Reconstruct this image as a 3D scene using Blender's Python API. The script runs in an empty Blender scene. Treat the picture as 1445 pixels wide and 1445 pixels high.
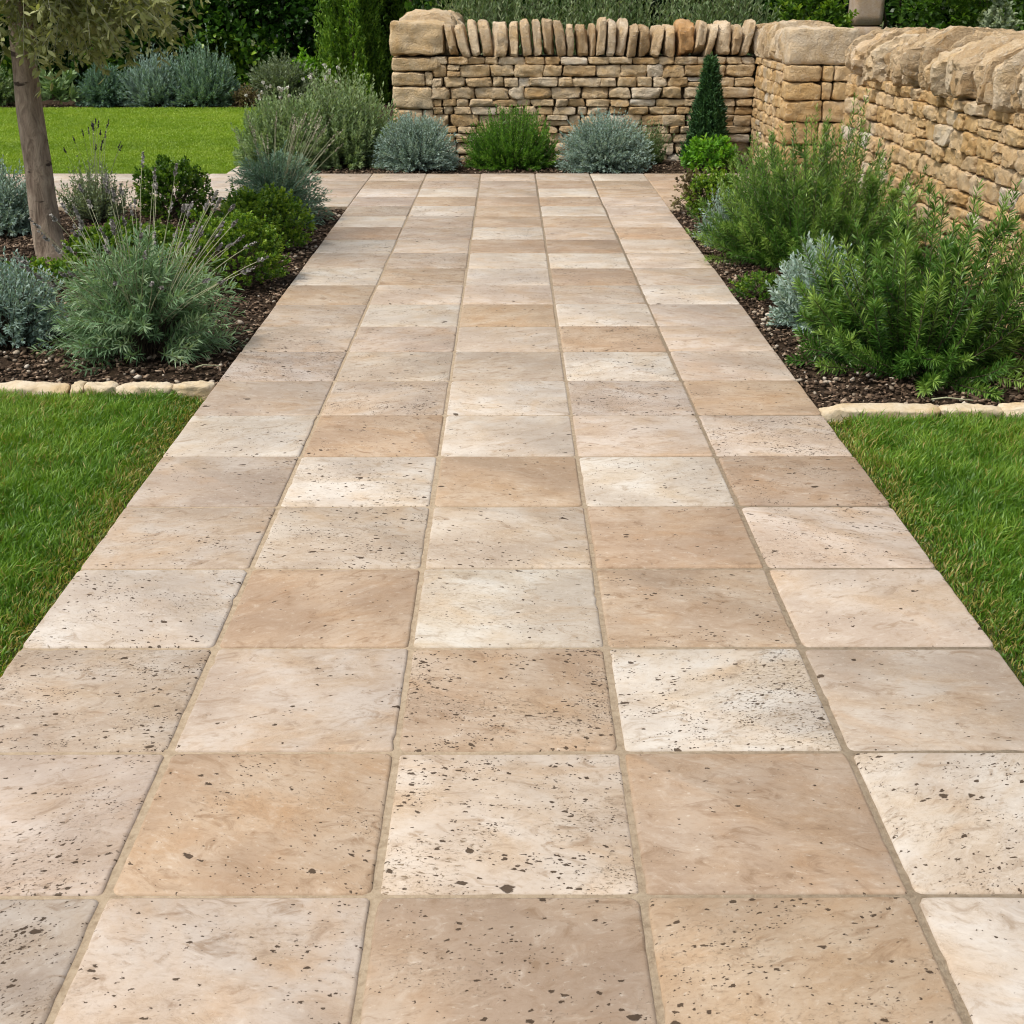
import bpy, math
import numpy as np
from mathutils import Vector, noise as mn

# ------------------------------------------------------------------ camera, world, sun, exposure
scene = bpy.context.scene
COL = scene.collection
R = math.radians
H = 1.405                       # eye height above the paving
cam_d = bpy.data.cameras.new('camera'); cam = bpy.data.objects.new('camera', cam_d); COL.objects.link(cam)
cam.location = (0, 0, H); cam.rotation_euler = (R(90 - 21.45), 0, R(-0.17))
cam_d.sensor_width = 36; cam_d.lens = 46.54; cam_d.clip_start = .05; cam_d.clip_end = 2000
cam_d.dof.use_dof = True; cam_d.dof.focus_distance = 3.6; cam_d.dof.aperture_fstop = 18
scene.camera = cam

SUN = Vector((-.46, -.25, .85)).normalized()      # towards the sun
w = bpy.data.worlds.new('World'); scene.world = w; w.use_nodes = True
nt = w.node_tree; nt.nodes.clear()
sky = nt.nodes.new('ShaderNodeTexSky'); sky.sky_type = 'NISHITA'; sky.sun_disc = False
sky.sun_elevation = math.asin(SUN.z); sky.sun_rotation = math.atan2(SUN.x, SUN.y)
sky.air_density = 1.0; sky.dust_density = 4.0; sky.ozone_density = 1.0
hs = nt.nodes.new('ShaderNodeHueSaturation'); hs.inputs['Saturation'].default_value = .35   # thin white cloud
bg = nt.nodes.new('ShaderNodeBackground'); bg.inputs['Strength'].default_value = .14
wo = nt.nodes.new('ShaderNodeOutputWorld')
nt.links.new(sky.outputs[0], hs.inputs['Color']); nt.links.new(hs.outputs[0], bg.inputs['Color'])
nt.links.new(bg.outputs[0], wo.inputs['Surface'])
sd = bpy.data.lights.new('sun', 'SUN'); sd.energy = 2.45; sd.angle = R(9); sd.color = (1, .93, .82)
so = bpy.data.objects.new('sun', sd); COL.objects.link(so); so.rotation_euler = SUN.to_track_quat('Z', 'Y').to_euler()
scene.view_settings.view_transform = 'Standard'; scene.view_settings.look = 'None'
scene.view_settings.gamma = 1; scene.view_settings.exposure = .25
scene.render.engine = 'CYCLES'
scene.cycles.max_bounces = 8; scene.cycles.diffuse_bounces = 4; scene.cycles.transmission_bounces = 4
scene.cycles.use_denoising = True; scene.cycles.filter_width = 1.0

rng = np.random.default_rng(11)

# ------------------------------------------------------------------ geometry helpers
class Geo:
    """collects vertices, faces and a random value v per vertex; build() links ONE mesh object"""
    def __init__(s): s.V = []; s.F = {}; s.A = []; s.n = 0
    def add(s, V, F, v=.5):
        V = np.asarray(V, float).reshape(-1, 3); F = np.asarray(F, int)
        s.V.append(V); s.A.append(np.broadcast_to(np.asarray(v, float), (len(V),)))
        s.F.setdefault(F.shape[1], []).append(F + s.n); s.n += len(V); return s
    def build(s, name, m, parent=None, smooth=True, sharp=0, loc=None):
        me = bpy.data.meshes.new(name)
        V = np.concatenate(s.V).astype(np.float32)
        loops = []; starts = []; tot = 0
        for k, L in s.F.items():
            F = np.concatenate(L); loops.append(F.ravel()); starts.append(np.arange(len(F)) * k + tot); tot += F.size
        loops = np.concatenate(loops).astype(np.int32); starts = np.concatenate(starts).astype(np.int32)
        me.vertices.add(len(V)); me.vertices.foreach_set('co', V.ravel())
        me.loops.add(len(loops)); me.loops.foreach_set('vertex_index', loops)
        me.polygons.add(len(starts)); me.polygons.foreach_set('loop_start', starts)
        me.update(calc_edges=True); me.validate()
        if smooth: me.polygons.foreach_set('use_smooth', np.ones(len(me.polygons), bool))
        a = me.attributes.new('v', 'FLOAT', 'POINT'); a.data.foreach_set('value', np.concatenate(s.A).astype(np.float32))
        if sharp: me.set_sharp_from_angle(angle=R(sharp))
        if m: me.materials.append(m)
        o = bpy.data.objects.new(name, me); COL.objects.link(o); o.parent = parent
        if loc is not None: o.location = loc
        return o

def nrm(a): return a / np.maximum(np.linalg.norm(a, axis=-1, keepdims=True), 1e-9)

def thing(name, label, cat, loc=(0, 0, 0), group=None):
    o = bpy.data.objects.new(name, None); COL.objects.link(o); o.location = loc; o.empty_display_size = .1
    return tag(o, label, cat, group)
def tag(o, label=None, cat=None, group=None, kind=None):
    if label: o['label'] = label
    if cat: o['category'] = cat
    if group: o['group'] = group
    if kind: o['kind'] = kind
    return o

def leaves(g, P, D, L, W, bend=.15, v=.5, simple=False):
    """leaf blades: P base, D direction; each one folded / bent strip"""
    n = len(P)
    if n == 0: return
    D = nrm(D); L = np.broadcast_to(L, (n,))[:, None]; W = np.broadcast_to(W, (n,))[:, None]
    v = np.broadcast_to(v, (n,))
    S = nrm(np.cross(D, rng.normal(size=(n, 3)) + np.array([0, 0, 1.2]))); N = np.cross(S, D)
    b = np.broadcast_to(bend, (n,))[:, None]
    if simple:
        m = P + D * L * .45 + N * L * b
        V = np.stack([P, m - S * W / 2, P + D * L, m + S * W / 2], 1)
        i = np.arange(n)[:, None] * 4
        g.add(V, i + np.array([0, 1, 2, 3]), np.repeat(v, 4)); return
    m1 = P + D * L * .33 + N * L * b * .5; m2 = P + D * L * .68 + N * L * b * .45
    V = np.stack([P, m1 - S * W / 2, m1 + S * W / 2, m2 - S * W * .42, m2 + S * W * .42, P + D * L - N * L * b * .3], 1)
    i = np.arange(n)[:, None] * 6; k = g.n
    g.add(V, i + np.array([1, 2, 4, 3]), np.repeat(v, 6))
    g.F.setdefault(3, []).append(np.concatenate([i + np.array([0, 2, 1]), i + np.array([3, 4, 5])]) + k)

def tubes(g, C, r0, r1, sides=4, v=.5):
    """C (n,k,3) poly-lines -> tapered tubes"""
    n, k, _ = C.shape
    T = nrm(np.gradient(C, axis=1)); ref = np.array([.31, .93, .17]); A = nrm(np.cross(T, ref)); B = np.cross(T, A)
    r0 = np.broadcast_to(r0, (n,)); r1 = np.broadcast_to(r1, (n,))
    rad = r0[:, None] + (r1 - r0)[:, None] * np.linspace(0, 1, k)[None]
    th = np.linspace(0, 2 * np.pi, sides, endpoint=False)
    V = C[:, :, None] + rad[:, :, None, None] * (A[:, :, None] * np.cos(th)[:, None] + B[:, :, None] * np.sin(th)[:, None])
    idx = np.arange(n * k * sides).reshape(n, k, sides)
    a = idx[:, :-1]; b = idx[:, 1:]
    F = np.stack([a, np.roll(a, -1, 2), np.roll(b, -1, 2), b], -1).reshape(-1, 4)
    g.add(V, F, np.repeat(np.broadcast_to(v, (n,)), k * sides))

def bez(B, C, T, t):
    """quadratic curves: (n,3)x3 at t (n,m) -> points, tangents"""
    t = t[..., None]; B = B[:, None]; C = C[:, None]; T = T[:, None]
    return (1-t)**2*B + 2*t*(1-t)*C + t*t*T, nrm(2*(1-t)*(C-B) + 2*t*(T-C))

_cube = {}
def cube_grid(n):
    if n in _cube: return _cube[n]
    key = {}; V = []; F = []
    def vid(p):
        k = tuple(np.round(p, 5))
        if k not in key: key[k] = len(V); V.append(p)
        return key[k]
    t = np.linspace(-1, 1, n + 1)
    for ax in range(3):
        for s in (-1, 1):
            for i in range(n):
                for j in range(n):
                    q = []
                    for (a, b) in ((i, j), (i+1, j), (i+1, j+1), (i, j+1)):
                        p = np.zeros(3); p[ax] = s; p[(ax+1) % 3] = t[a]; p[(ax+2) % 3] = t[b]; q.append(vid(p))
                    F.append(q if s > 0 else q[::-1])
    _cube[n] = (np.array(V), np.array(F)); return _cube[n]

def stone(g, c, s, n=5, e=7, skew=.08, rough=.06, v=None, lean=0, top=0, rfreq=3.5, cuts=0, deep=.74, chamf=0):
    """one rough stone: rounded box of size s at c, corners pushed about, surface knocked"""
    P, F = cube_grid(n)
    q = P / (np.sum(np.abs(P) ** e, 1, keepdims=True) ** (1 / e))
    cor = rng.uniform(-skew, skew, (2, 2, 2, 3)); u = (q + 1) / 2
    if chamf:                                           # weathered front shoulder
        nn = nrm(np.array([-.8, rng.normal(0, .25), .62])); d = q @ nn; q = q - np.maximum(d - d.max() * chamf, 0)[:, None] * nn
    for _ in range(cuts):                               # knocked-off facets
        nn = nrm(rng.normal(size=3)); d = q @ nn; lim = d.max() * rng.uniform(deep, .97)
        q = q - np.maximum(d - lim, 0)[:, None] * nn
    off = 0
    for i in (0, 1):
        for j in (0, 1):
            for k in (0, 1):
                wt = (u[:, 0] if i else 1-u[:, 0]) * (u[:, 1] if j else 1-u[:, 1]) * (u[:, 2] if k else 1-u[:, 2])
                off = off + wt[:, None] * cor[i, j, k]
    hs_ = np.array(s) / 2
    V = (q + off) * hs_
    if top:                                             # weathered rounded top
        up = np.clip(q[:, 2], 0, 1); V[:, 1] *= 1 - top * up ** 2; V[:, 0] *= 1 - top * .6 * up ** 2
    if rough:
        sd_ = rng.uniform(0, 100, 3); m = min(hs_) ; fr = rfreq / max(.05, 2 * m)
        d = np.array([mn.fractal(Vector(p * fr * .4 + sd_), 1., 2., 3) for p in V])
        V = V + nrm(V / hs_) * (d * rough * m * 1.6)[:, None]
    if lean: V[:, 0] += V[:, 2] * lean
    g.add(V + np.array(c), F, rng.uniform(0, 1) if v is None else v)

# ------------------------------------------------------------------ materials
def mat(name):
    m = bpy.data.materials.new(name); m.use_nodes = True; n = m.node_tree; n.nodes.clear()
    out = n.nodes.new('ShaderNodeOutputMaterial')
    return m, n, out
def N(nt, t, **kw):
    x = nt.nodes.new(t)
    for k, val in kw.items():
        if k in x.inputs: x.inputs[k].default_value = val
        else: setattr(x, k, val)
    return x
def ramp(nt, fac, stops, interp='LINEAR'):
    r = nt.nodes.new('ShaderNodeValToRGB'); r.color_ramp.interpolation = interp
    el = r.color_ramp.elements
    while len(el) < len(stops): el.new(.5)
    for e, (p, c) in zip(el, stops):
        e.position = p; e.color = (*c, 1) if len(c) == 3 else c
    nt.links.new(fac, r.inputs['Fac']); return r.outputs['Color']
def mix(nt, fac, a, b, blend='MIX'):
    x = nt.nodes.new('ShaderNodeMix'); x.data_type = 'RGBA'; x.blend_type = blend
    for s, val in (('Factor', fac), ('A', a), ('B', b)):
        i = [k for k in x.inputs if k.name == s and (k.type == 'RGBA' or s == 'Factor' and k.type == 'VALUE')][0]
        if hasattr(val, 'links'): nt.links.new(val, i)
        else: i.default_value = val if s == 'Factor' else (*val, 1)
    return [k for k in x.outputs if k.type == 'RGBA'][0]
def math_(nt, op, a, b=None, c=None, clamp=False):
    x = nt.nodes.new('ShaderNodeMath'); x.operation = op; x.use_clamp = clamp
    for i, val in enumerate((a, b, c)):
        if val is None: continue
        if hasattr(val, 'links'): nt.links.new(val, x.inputs[i])
        else: x.inputs[i].default_value = val
    return x.outputs[0]
def noise_(nt, co, scale, detail=4, rough=.55, dist=0):
    x = N(nt, 'ShaderNodeTexNoise', Scale=scale, Detail=detail, Roughness=rough, Distortion=dist)
    nt.links.new(co, x.inputs['Vector']); return x.outputs['Fac'], x.outputs['Color']
def bump(nt, h, strength, dist):
    b = N(nt, 'ShaderNodeBump', Strength=strength, Distance=dist); nt.links.new(h, b.inputs['Height']); return b.outputs['Normal']
def attr(nt, name, out='Fac'):
    a = nt.nodes.new('ShaderNodeAttribute'); a.attribute_name = name; return a.outputs[out]

def leaf_mat(name, stops, transl=.25, rough=.55, spec=.35):
    m, n, out = mat(name)
    c = ramp(n, attr(n, 'v'), stops)
    p = N(n, 'ShaderNodeBsdfPrincipled', Roughness=rough); p.inputs['Specular IOR Level'].default_value = spec
    n.links.new(c, p.inputs['Base Color'])
    t = n.nodes.new('ShaderNodeBsdfTranslucent')
    n.links.new(mix(n, 1., c, (1.25, 1.25, .6), 'MULTIPLY'), t.inputs['Color'])
    mx = n.nodes.new('ShaderNodeMixShader'); mx.inputs[0].default_value = transl
    n.links.new(p.outputs[0], mx.inputs[1]); n.links.new(t.outputs[0], mx.inputs[2]); n.links.new(mx.outputs[0], out.inputs[0])
    return m

def stone_mat(name, stops, bs=1., lichen=.35, fine=60):
    m, n, out = mat(name)
    tc = n.nodes.new('ShaderNodeTexCoord').outputs['Object']
    base = ramp(n, attr(n, 'v'), stops)
    f1, _ = noise_(n, tc, 7, 6, .6, .4); f2, _ = noise_(n, tc, fine, 5, .65); f3, _ = noise_(n, tc, 22, 6, .7, 1.)
    c = mix(n, ramp(n, f1, [(.38, (0, 0, 0)), (.66, (1, 1, 1))]), base, mix(n, 1., base, (.88, .77, .60), 'MULTIPLY'))
    c = mix(n, math_(n, 'MULTIPLY', ramp(n, f3, [(.55, (0, 0, 0)), (.68, (1, 1, 1))]), lichen), c, (.60, .55, .46))
    c = mix(n, math_(n, 'MULTIPLY', ramp(n, f3, [(.30, (1, 1, 1)), (.42, (0, 0, 0))]), .42), c, mix(n, 1., base, (.58, .48, .36), 'MULTIPLY'))
    c = mix(n, math_(n, 'MULTIPLY', ramp(n, f2, [(.30, (1, 1, 1)), (.5, (0, 0, 0))]), .35), c, mix(n, 1., base, (.5, .4, .3), 'MULTIPLY'))
    p = N(n, 'ShaderNodeBsdfPrincipled', Roughness=.9); p.inputs['Specular IOR Level'].default_value = .2
    n.links.new(c, p.inputs['Base Color'])
    h = math_(n, 'ADD', math_(n, 'MULTIPLY', f3, 1.), math_(n, 'MULTIPLY', f2, .45))
    n.links.new(bump(n, h, .75 * bs, .018), p.inputs['Normal']); n.links.new(p.outputs[0], out.inputs[0])
    return m

def soft_mat(name, stops, scale=12, rough=.95, bs=.6, bd=.02):
    m, n, out = mat(name)
    tc = n.nodes.new('ShaderNodeTexCoord').outputs['Object']
    f, _ = noise_(n, tc, scale, 8, .7, .3)
    p = N(n, 'ShaderNodeBsdfPrincipled', Roughness=rough); p.inputs['Specular IOR Level'].default_value = .15
    n.links.new(ramp(n, f, stops), p.inputs['Base Color'])
    n.links.new(bump(n, f, bs, bd), p.inputs['Normal']); n.links.new(p.outputs[0], out.inputs[0])
    return m

def v_mat(name, stops, rough=.85, bs=.3, scale=90):
    m, n, out = mat(name)
    tc = n.nodes.new('ShaderNodeTexCoord').outputs['Object']
    f, _ = noise_(n, tc, scale, 4)
    c = mix(n, .5, ramp(n, attr(n, 'v'), stops), mix(n, 1., ramp(n, attr(n, 'v'), stops), ramp(n, f, [(.3, (.4, .4, .4)), (.7, (1.3, 1.3, 1.3))]), 'MULTIPLY'))
    p = N(n, 'ShaderNodeBsdfPrincipled', Roughness=rough); p.inputs['Specular IOR Level'].default_value = .25
    n.links.new(c, p.inputs['Base Color']); n.links.new(bump(n, f, bs, .005), p.inputs['Normal'])
    n.links.new(p.outputs[0], out.inputs[0]); return m

M = {}
M['lavender'] = leaf_mat('lavender leaf', [(0, (.075, .15, .070)), (.5, (.165, .285, .145)), (1, (.33, .44, .27))], .28, .6)
M['blue_lavender'] = leaf_mat('blue lavender leaf', [(0, (.085, .16, .115)), (.5, (.165, .275, .205)), (1, (.29, .40, .30))], .25, .6)
M['silver'] = leaf_mat('silver leaf', [(0, (.15, .23, .20)), (.5, (.28, .395, .35)), (1, (.45, .55, .49))], .2, .7)
M['meadow'] = leaf_mat('soft green leaf', [(0, (.10, .17, .065)), (.5, (.20, .30, .13)), (1, (.36, .46, .25))], .28, .6)
M['grey_sage'] = leaf_mat('grey sage leaf', [(0, (.11, .15, .085)), (.5, (.205, .265, .155)), (1, (.34, .40, .26))], .25, .65)
M['rosemary'] = leaf_mat('rosemary leaf', [(0, (.018, .066, .010)), (.5, (.075, .178, .024)), (1, (.29, .43, .09))], .22, .38)
M['deep_rosemary'] = leaf_mat('deep rosemary leaf', [(0, (.035, .11, .014)), (.55, (.095, .23, .028)), (1, (.20, .37, .055))], .33, .42)
M['box'] = leaf_mat('box leaf', [(0, (.032, .085, .010)), (.5, (.095, .20, .018)), (1, (.26, .38, .038))], .35, .4)
M['bright'] = leaf_mat('bright leaf', [(0, (.05, .16, .012)), (.5, (.12, .31, .02)), (1, (.25, .48, .04))], .35, .42)
M['conifer'] = leaf_mat('conifer spray', [(0, (.018, .055, .018)), (.6, (.042, .11, .036)), (1, (.09, .20, .06))], .15, .6)
M['cypress'] = leaf_mat('cypress spray', [(0, (.035, .10, .010)), (.6, (.14, .27, .026)), (1, (.28, .43, .05))], .25, .55)
M['laurel'] = leaf_mat('laurel leaf', [(0, (.012, .040, .008)), (.6, (.034, .095, .014)), (.84, (.09, .20, .025)), (1, (.24, .38, .04))], .28, .35)
M['olive'] = leaf_mat('olive leaf', [(0, (.13, .16, .05)), (.5, (.28, .31, .12)), (1, (.52, .54, .30))], .35, .45)
M['wild'] = leaf_mat('wild olive leaf', [(0, (.045, .10, .03)), (.5, (.15, .23, .09)), (1, (.36, .43, .24))], .28, .5)
M['dry'] = leaf_mat('dry brown leaf', [(0, (.07, .05, .025)), (.6, (.14, .11, .05)), (1, (.22, .20, .08))], .2, .7)
M['stem'] = v_mat('woody stem', [(0, (.06, .045, .03)), (1, (.14, .11, .075))])
M['stalk'] = v_mat('flower stalk', [(0, (.24, .26, .15)), (1, (.42, .42, .28))])
M['spike'] = v_mat('faded lavender spike', [(0, (.15, .145, .135)), (.6, (.25, .24, .225)), (1, (.38, .365, .33))])
M['dark_spike'] = v_mat('dark seed spike', [(0, (.045, .04, .05)), (1, (.12, .10, .11))])
M['straw_spike'] = v_mat('straw spike', [(0, (.30, .28, .20)), (1, (.50, .47, .36))])
M['blossom'] = v_mat('white blossom', [(0, (.55, .55, .47)), (1, (.8, .8, .74))])
M['grass'] = leaf_mat('grass blade', [(0, (.42, .33, .12)), (.14, (.30, .28, .06)), (.25, (.058, .142, .012)), (.6, (.122, .258, .020)), (1, (.29, .42, .060))], .4, .42)
M['far_grass'] = leaf_mat('far grass blade', [(0, (.14, .235, .018)), (.5, (.22, .335, .028)), (1, (.33, .43, .055))], .35, .5)
M['honey'] = stone_mat('honey limestone', [(0, (.44, .315, .175)), (.25, (.55, .425, .265)), (.5, (.60, .49, .335)), (.75, (.53, .425, .29)), (.92, (.63, .54, .41)), (1, (.68, .63, .55))], 1.3)
M['lit_honey'] = stone_mat('sunlit honey limestone', [(0, (.49, .335, .165)), (.3, (.58, .42, .225)), (.6, (.62, .465, .28)), (.85, (.56, .43, .275)), (.95, (.61, .52, .39)), (1, (.65, .61, .55))], 1.4)  # copy of the honey limestone with warm sunlight put into its colour
M['cope'] = stone_mat('weathered coping limestone', [(0, (.40, .30, .185)), (.3, (.50, .39, .26)), (.6, (.59, .48, .335)), (.9, (.62, .53, .41)), (.97, (.50, .33, .17)), (1, (.50, .30, .14))], 1.4, .5)
M['core'] = soft_mat('shade dark wall core', [(.3, (.05, .035, .02)), (.7, (.13, .09, .05))], 25)  # core coloured dark, painting shade into the gaps between stones
M['edge'] = stone_mat('cream edging stone', [(0, (.54, .46, .33)), (1, (.63, .55, .42))], .7, .3)
M['post'] = stone_mat('pale post stone', [(0, (.42, .34, .27)), (1, (.46, .38, .31))], .3, .2)
M['soil'] = soft_mat('dark bed soil', [(.28, (.020, .013, .008)), (.55, (.055, .036, .022)), (.8, (.11, .075, .048))], 35, .95, 1., .03)
M['turf_soil'] = soft_mat('soil under the turf', [(.3, (.035, .045, .012)), (.7, (.075, .085, .025))], 30)
M['far_turf'] = soft_mat('far turf', [(.25, (.15, .25, .016)), (.5, (.20, .325, .020)), (.75, (.27, .39, .03))], .9, .9, .2, .01)
M['ground'] = soft_mat('open ground', [(.3, (.05, .07, .02)), (.7, (.10, .11, .04))], 2.)
M['mulch'] = v_mat('bark chip', [(0, (.03, .019, .012)), (.5, (.09, .058, .036)), (.85, (.20, .135, .09)), (1, (.42, .32, .23))])
M['pebble'] = v_mat('pale pebble', [(0, (.18, .14, .10)), (.6, (.36, .30, .23)), (1, (.56, .50, .42))], .7)

def bark_mat():
    m, n, out = mat('grey brown bark')
    tc = n.nodes.new('ShaderNodeTexCoord').outputs['Object']
    mp = N(n, 'ShaderNodeMapping'); mp.inputs['Scale'].default_value = (1, 1, .35); n.links.new(tc, mp.inputs[0])
    f, _ = noise_(n, mp.outputs[0], 22, 7, .65, .6); f2, _ = noise_(n, tc, 6, 4)
    mp2 = N(n, 'ShaderNodeMapping'); mp2.inputs['Scale'].default_value = (5, 5, 16); n.links.new(tc, mp2.inputs[0])
    f3, _ = noise_(n, mp2.outputs[0], 1., 3, .6, .4)
    c = mix(n, f2, ramp(n, f, [(.35, (.13, .085, .055)), (.65, (.36, .275, .195))]), ramp(n, f, [(.35, (.20, .15, .11)), (.65, (.47, .385, .30))]))
    c = mix(n, ramp(n, f3, [(.62, (0, 0, 0)), (.67, (1, 1, 1))]), c, (.05, .032, .022))
    p = N(n, 'ShaderNodeBsdfPrincipled', Roughness=.9); n.links.new(c, p.inputs['Base Color'])
    n.links.new(bump(n, f, .9, .03), p.inputs['Normal']); n.links.new(p.outputs[0], out.inputs[0]); return m
M['bark'] = bark_mat()

def tile_mat():
    m, n, out = mat('tumbled travertine')
    geo = n.nodes.new('ShaderNodeTexCoord').outputs['Object']
    off = attr(n, 'toff', 'Vector')
    va = n.nodes.new('ShaderNodeVectorMath'); va.operation = 'ADD'; n.links.new(geo, va.inputs[0]); n.links.new(off, va.inputs[1])
    vr_ = n.nodes.new('ShaderNodeVectorRotate'); vr_.rotation_type = 'Z_AXIS'; n.links.new(va.outputs[0], vr_.inputs['Vector']); n.links.new(attr(n, 'grain'), vr_.inputs['Angle'])
    co = vr_.outputs[0]
    tc = attr(n, 'tcol', 'Color'); pd = attr(n, 'pit')
    # cloudy beds, drawn out along one direction
    def stretch(sx, sy, rot):
        mp = N(n, 'ShaderNodeMapping'); mp.inputs['Scale'].default_value = (sx, sy, 1); mp.inputs['Rotation'].default_value = (0, 0, rot)
        n.links.new(co, mp.inputs[0]); return mp.outputs[0]
    s1 = stretch(1, 1.45, .2); s2 = stretch(1, 1.7, .15)
    f1, _ = noise_(n, s1, 5., 7, .62, .5); f2, _ = noise_(n, s2, 13, 7, .68, 1.1); f3, _ = noise_(n, s2, 55, 5, .65, .4); f0, _ = noise_(n, co, 2.6, 3, .5, .2)
    c = mix(n, math_(n, 'MULTIPLY', ramp(n, f1, [(.40, (0, 0, 0)), (.62, (1, 1, 1))]), .95), tc, mix(n, 1., tc, (.89, .79, .67), 'MULTIPLY'))
    c = mix(n, math_(n, 'MULTIPLY', ramp(n, f0, [(.45, (0, 0, 0)), (.62, (1, 1, 1))]), .9), c, mix(n, 1., tc, (.78, .73, .69), 'MULTIPLY'))
    c = mix(n, math_(n, 'MULTIPLY', ramp(n, f2, [(.56, (0, 0, 0)), (.70, (1, 1, 1))]), .38), c, mix(n, .5, tc, (.68, .63, .56)))
    c = mix(n, math_(n, 'MULTIPLY', ramp(n, f2, [(.32, (1, 1, 1)), (.46, (0, 0, 0))]), .95), c, mix(n, 1., tc, (.62, .53, .44), 'MULTIPLY'))
    f4, _ = noise_(n, s1, 3.1, 5, .6, 1.4)
    c = mix(n, math_(n, 'MULTIPLY', ramp(n, f4, [(.54, (0, 0, 0)), (.68, (1, 1, 1))]), .45), c, mix(n, 1., c, (.97, .83, .67), 'MULTIPLY'))
    c = mix(n, math_(n, 'MULTIPLY', ramp(n, f4, [(.32, (1, 1, 1)), (.46, (0, 0, 0))]), .6), c, mix(n, 1., c, (.86, .84, .83), 'MULTIPLY'))
    # thin veins
    vein = ramp(n, math_(n, 'ABSOLUTE', math_(n, 'SUBTRACT', f2, .5)), [(0, (1, 1, 1)), (.012, (0, 0, 0))])
    c = mix(n, math_(n, 'MULTIPLY', math_(n, 'MULTIPLY', vein, ramp(n, f1, [(.44, (0, 0, 0)), (.58, (1, 1, 1))])), .5), c, mix(n, 1., tc, (.5, .4, .3), 'MULTIPLY'))
    c = mix(n, math_(n, 'MULTIPLY', ramp(n, f3, [(.30, (1, 1, 1)), (.48, (0, 0, 0))]), .42), c, mix(n, 1., tc, (.6, .51, .42), 'MULTIPLY'))
    c = mix(n, math_(n, 'MULTIPLY', ramp(n, f3, [(.60, (0, 0, 0)), (.74, (1, 1, 1))]), .35), c, (.70, .645, .56))
    # sparse pits in bands: dark fill and hole shade put into the colour
    pits = None
    for sc, size, prob, dist in ((58, .40, .60, .026), (135, .42, .55, .012), (15, .21, .44, .060)):
        nz = N(n, 'ShaderNodeTexNoise', Scale=sc * 1.3, Detail=4., Roughness=.6); n.links.new(s1, nz.inputs['Vector'])
        sv = n.nodes.new('ShaderNodeVectorMath'); sv.operation = 'MULTIPLY_ADD'
        n.links.new(nz.outputs['Color'], sv.inputs[0]); sv.inputs[1].default_value = (dist, dist * .7, 0); n.links.new(s1, sv.inputs[2])
        vo = N(n, 'ShaderNodeTexVoronoi', Scale=sc, Randomness=1.); vo.voronoi_dimensions = '2D'; n.links.new(sv.outputs[0], vo.inputs['Vector'])
        sp = n.nodes.new('ShaderNodeSeparateColor'); n.links.new(vo.outputs['Color'], sp.inputs[0])
        band, _ = noise_(n, s2, 4.2 + sc * .02, 4, .65, .8)
        bd_ = ramp(n, band, [(.50, (.035, .035, .035)), (.63, (1, 1, 1))])
        keep = math_(n, 'GREATER_THAN', sp.outputs[0], math_(n, 'SUBTRACT', 1., math_(n, 'MULTIPLY', math_(n, 'MULTIPLY', bd_, prob), pd)))
        rad = math_(n, 'MULTIPLY', math_(n, 'ADD', math_(n, 'MULTIPLY', math_(n, 'POWER', sp.outputs[1], 2.2), .85), .15), size)
        inside = ramp(n, math_(n, 'DIVIDE', vo.outputs['Distance'], rad), [(.78, (1, 1, 1)), (1., (0, 0, 0))])
        k = math_(n, 'MULTIPLY', inside, keep)
        pits = k if pits is None else math_(n, 'MAXIMUM', pits, k)
    # crumbled patches of fine holes
    cr, _ = noise_(n, s2, 95, 4, .7, .6); crm, _ = noise_(n, co, 3.6, 4, .6, .8)
    crumble = math_(n, 'MULTIPLY', math_(n, 'MULTIPLY', ramp(n, cr, [(.33, (1, 1, 1)), (.43, (0, 0, 0))]), ramp(n, crm, [(.48, (0, 0, 0)), (.60, (1, 1, 1))])), pd)
    pit_col = mix(n, f3, (.022, .013, .007), (.09, .056, .030))
    c = mix(n, math_(n, 'MULTIPLY', crumble, .85), c, (.24, .175, .11))
    c = mix(n, math_(n, 'MULTIPLY', pits, .95), c, pit_col)
    p = N(n, 'ShaderNodeBsdfPrincipled', Roughness=.62); p.inputs['Specular IOR Level'].default_value = .3
    n.links.new(c, p.inputs['Base Color'])
    h = math_(n, 'SUBTRACT', math_(n, 'ADD', math_(n, 'MULTIPLY', f3, .10), math_(n, 'MULTIPLY', f2, .22)), math_(n, 'MAXIMUM', pits, math_(n, 'MULTIPLY', crumble, .4)))
    n.links.new(bump(n, h, .55, .008), p.inputs['Normal']); n.links.new(p.outputs[0], out.inputs[0]); return m
M['tile'] = tile_mat()
M['grout'] = soft_mat('sandy joint mortar', [(.25, (.22, .165, .11)), (.5, (.345, .275, .195)), (.75, (.42, .345, .255))], 60, .95, .6, .006)

# ------------------------------------------------------------------ setting: ground, beds, lawns, paving
def sheet(name, x0, x1, y0, y1, m, nx=2, ny=2, zf=None, z=0):
    xs = np.linspace(x0, x1, nx); ys = np.linspace(y0, y1, ny); X, Y = np.meshgrid(xs, ys)
    Z = np.full_like(X, z) if zf is None else z + zf(X, Y)
    i = np.arange(nx * ny).reshape(ny, nx)
    g = Geo(); g.add(np.stack([X, Y, Z], -1), np.stack([i[:-1, :-1], i[:-1, 1:], i[1:, 1:], i[1:, :-1]], -1).reshape(-1, 4))
    o = g.build(name, m); return tag(o, kind='structure')
sheet('ground', -600, 600, -600, 600, M['ground'], z=-.14)

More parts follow.
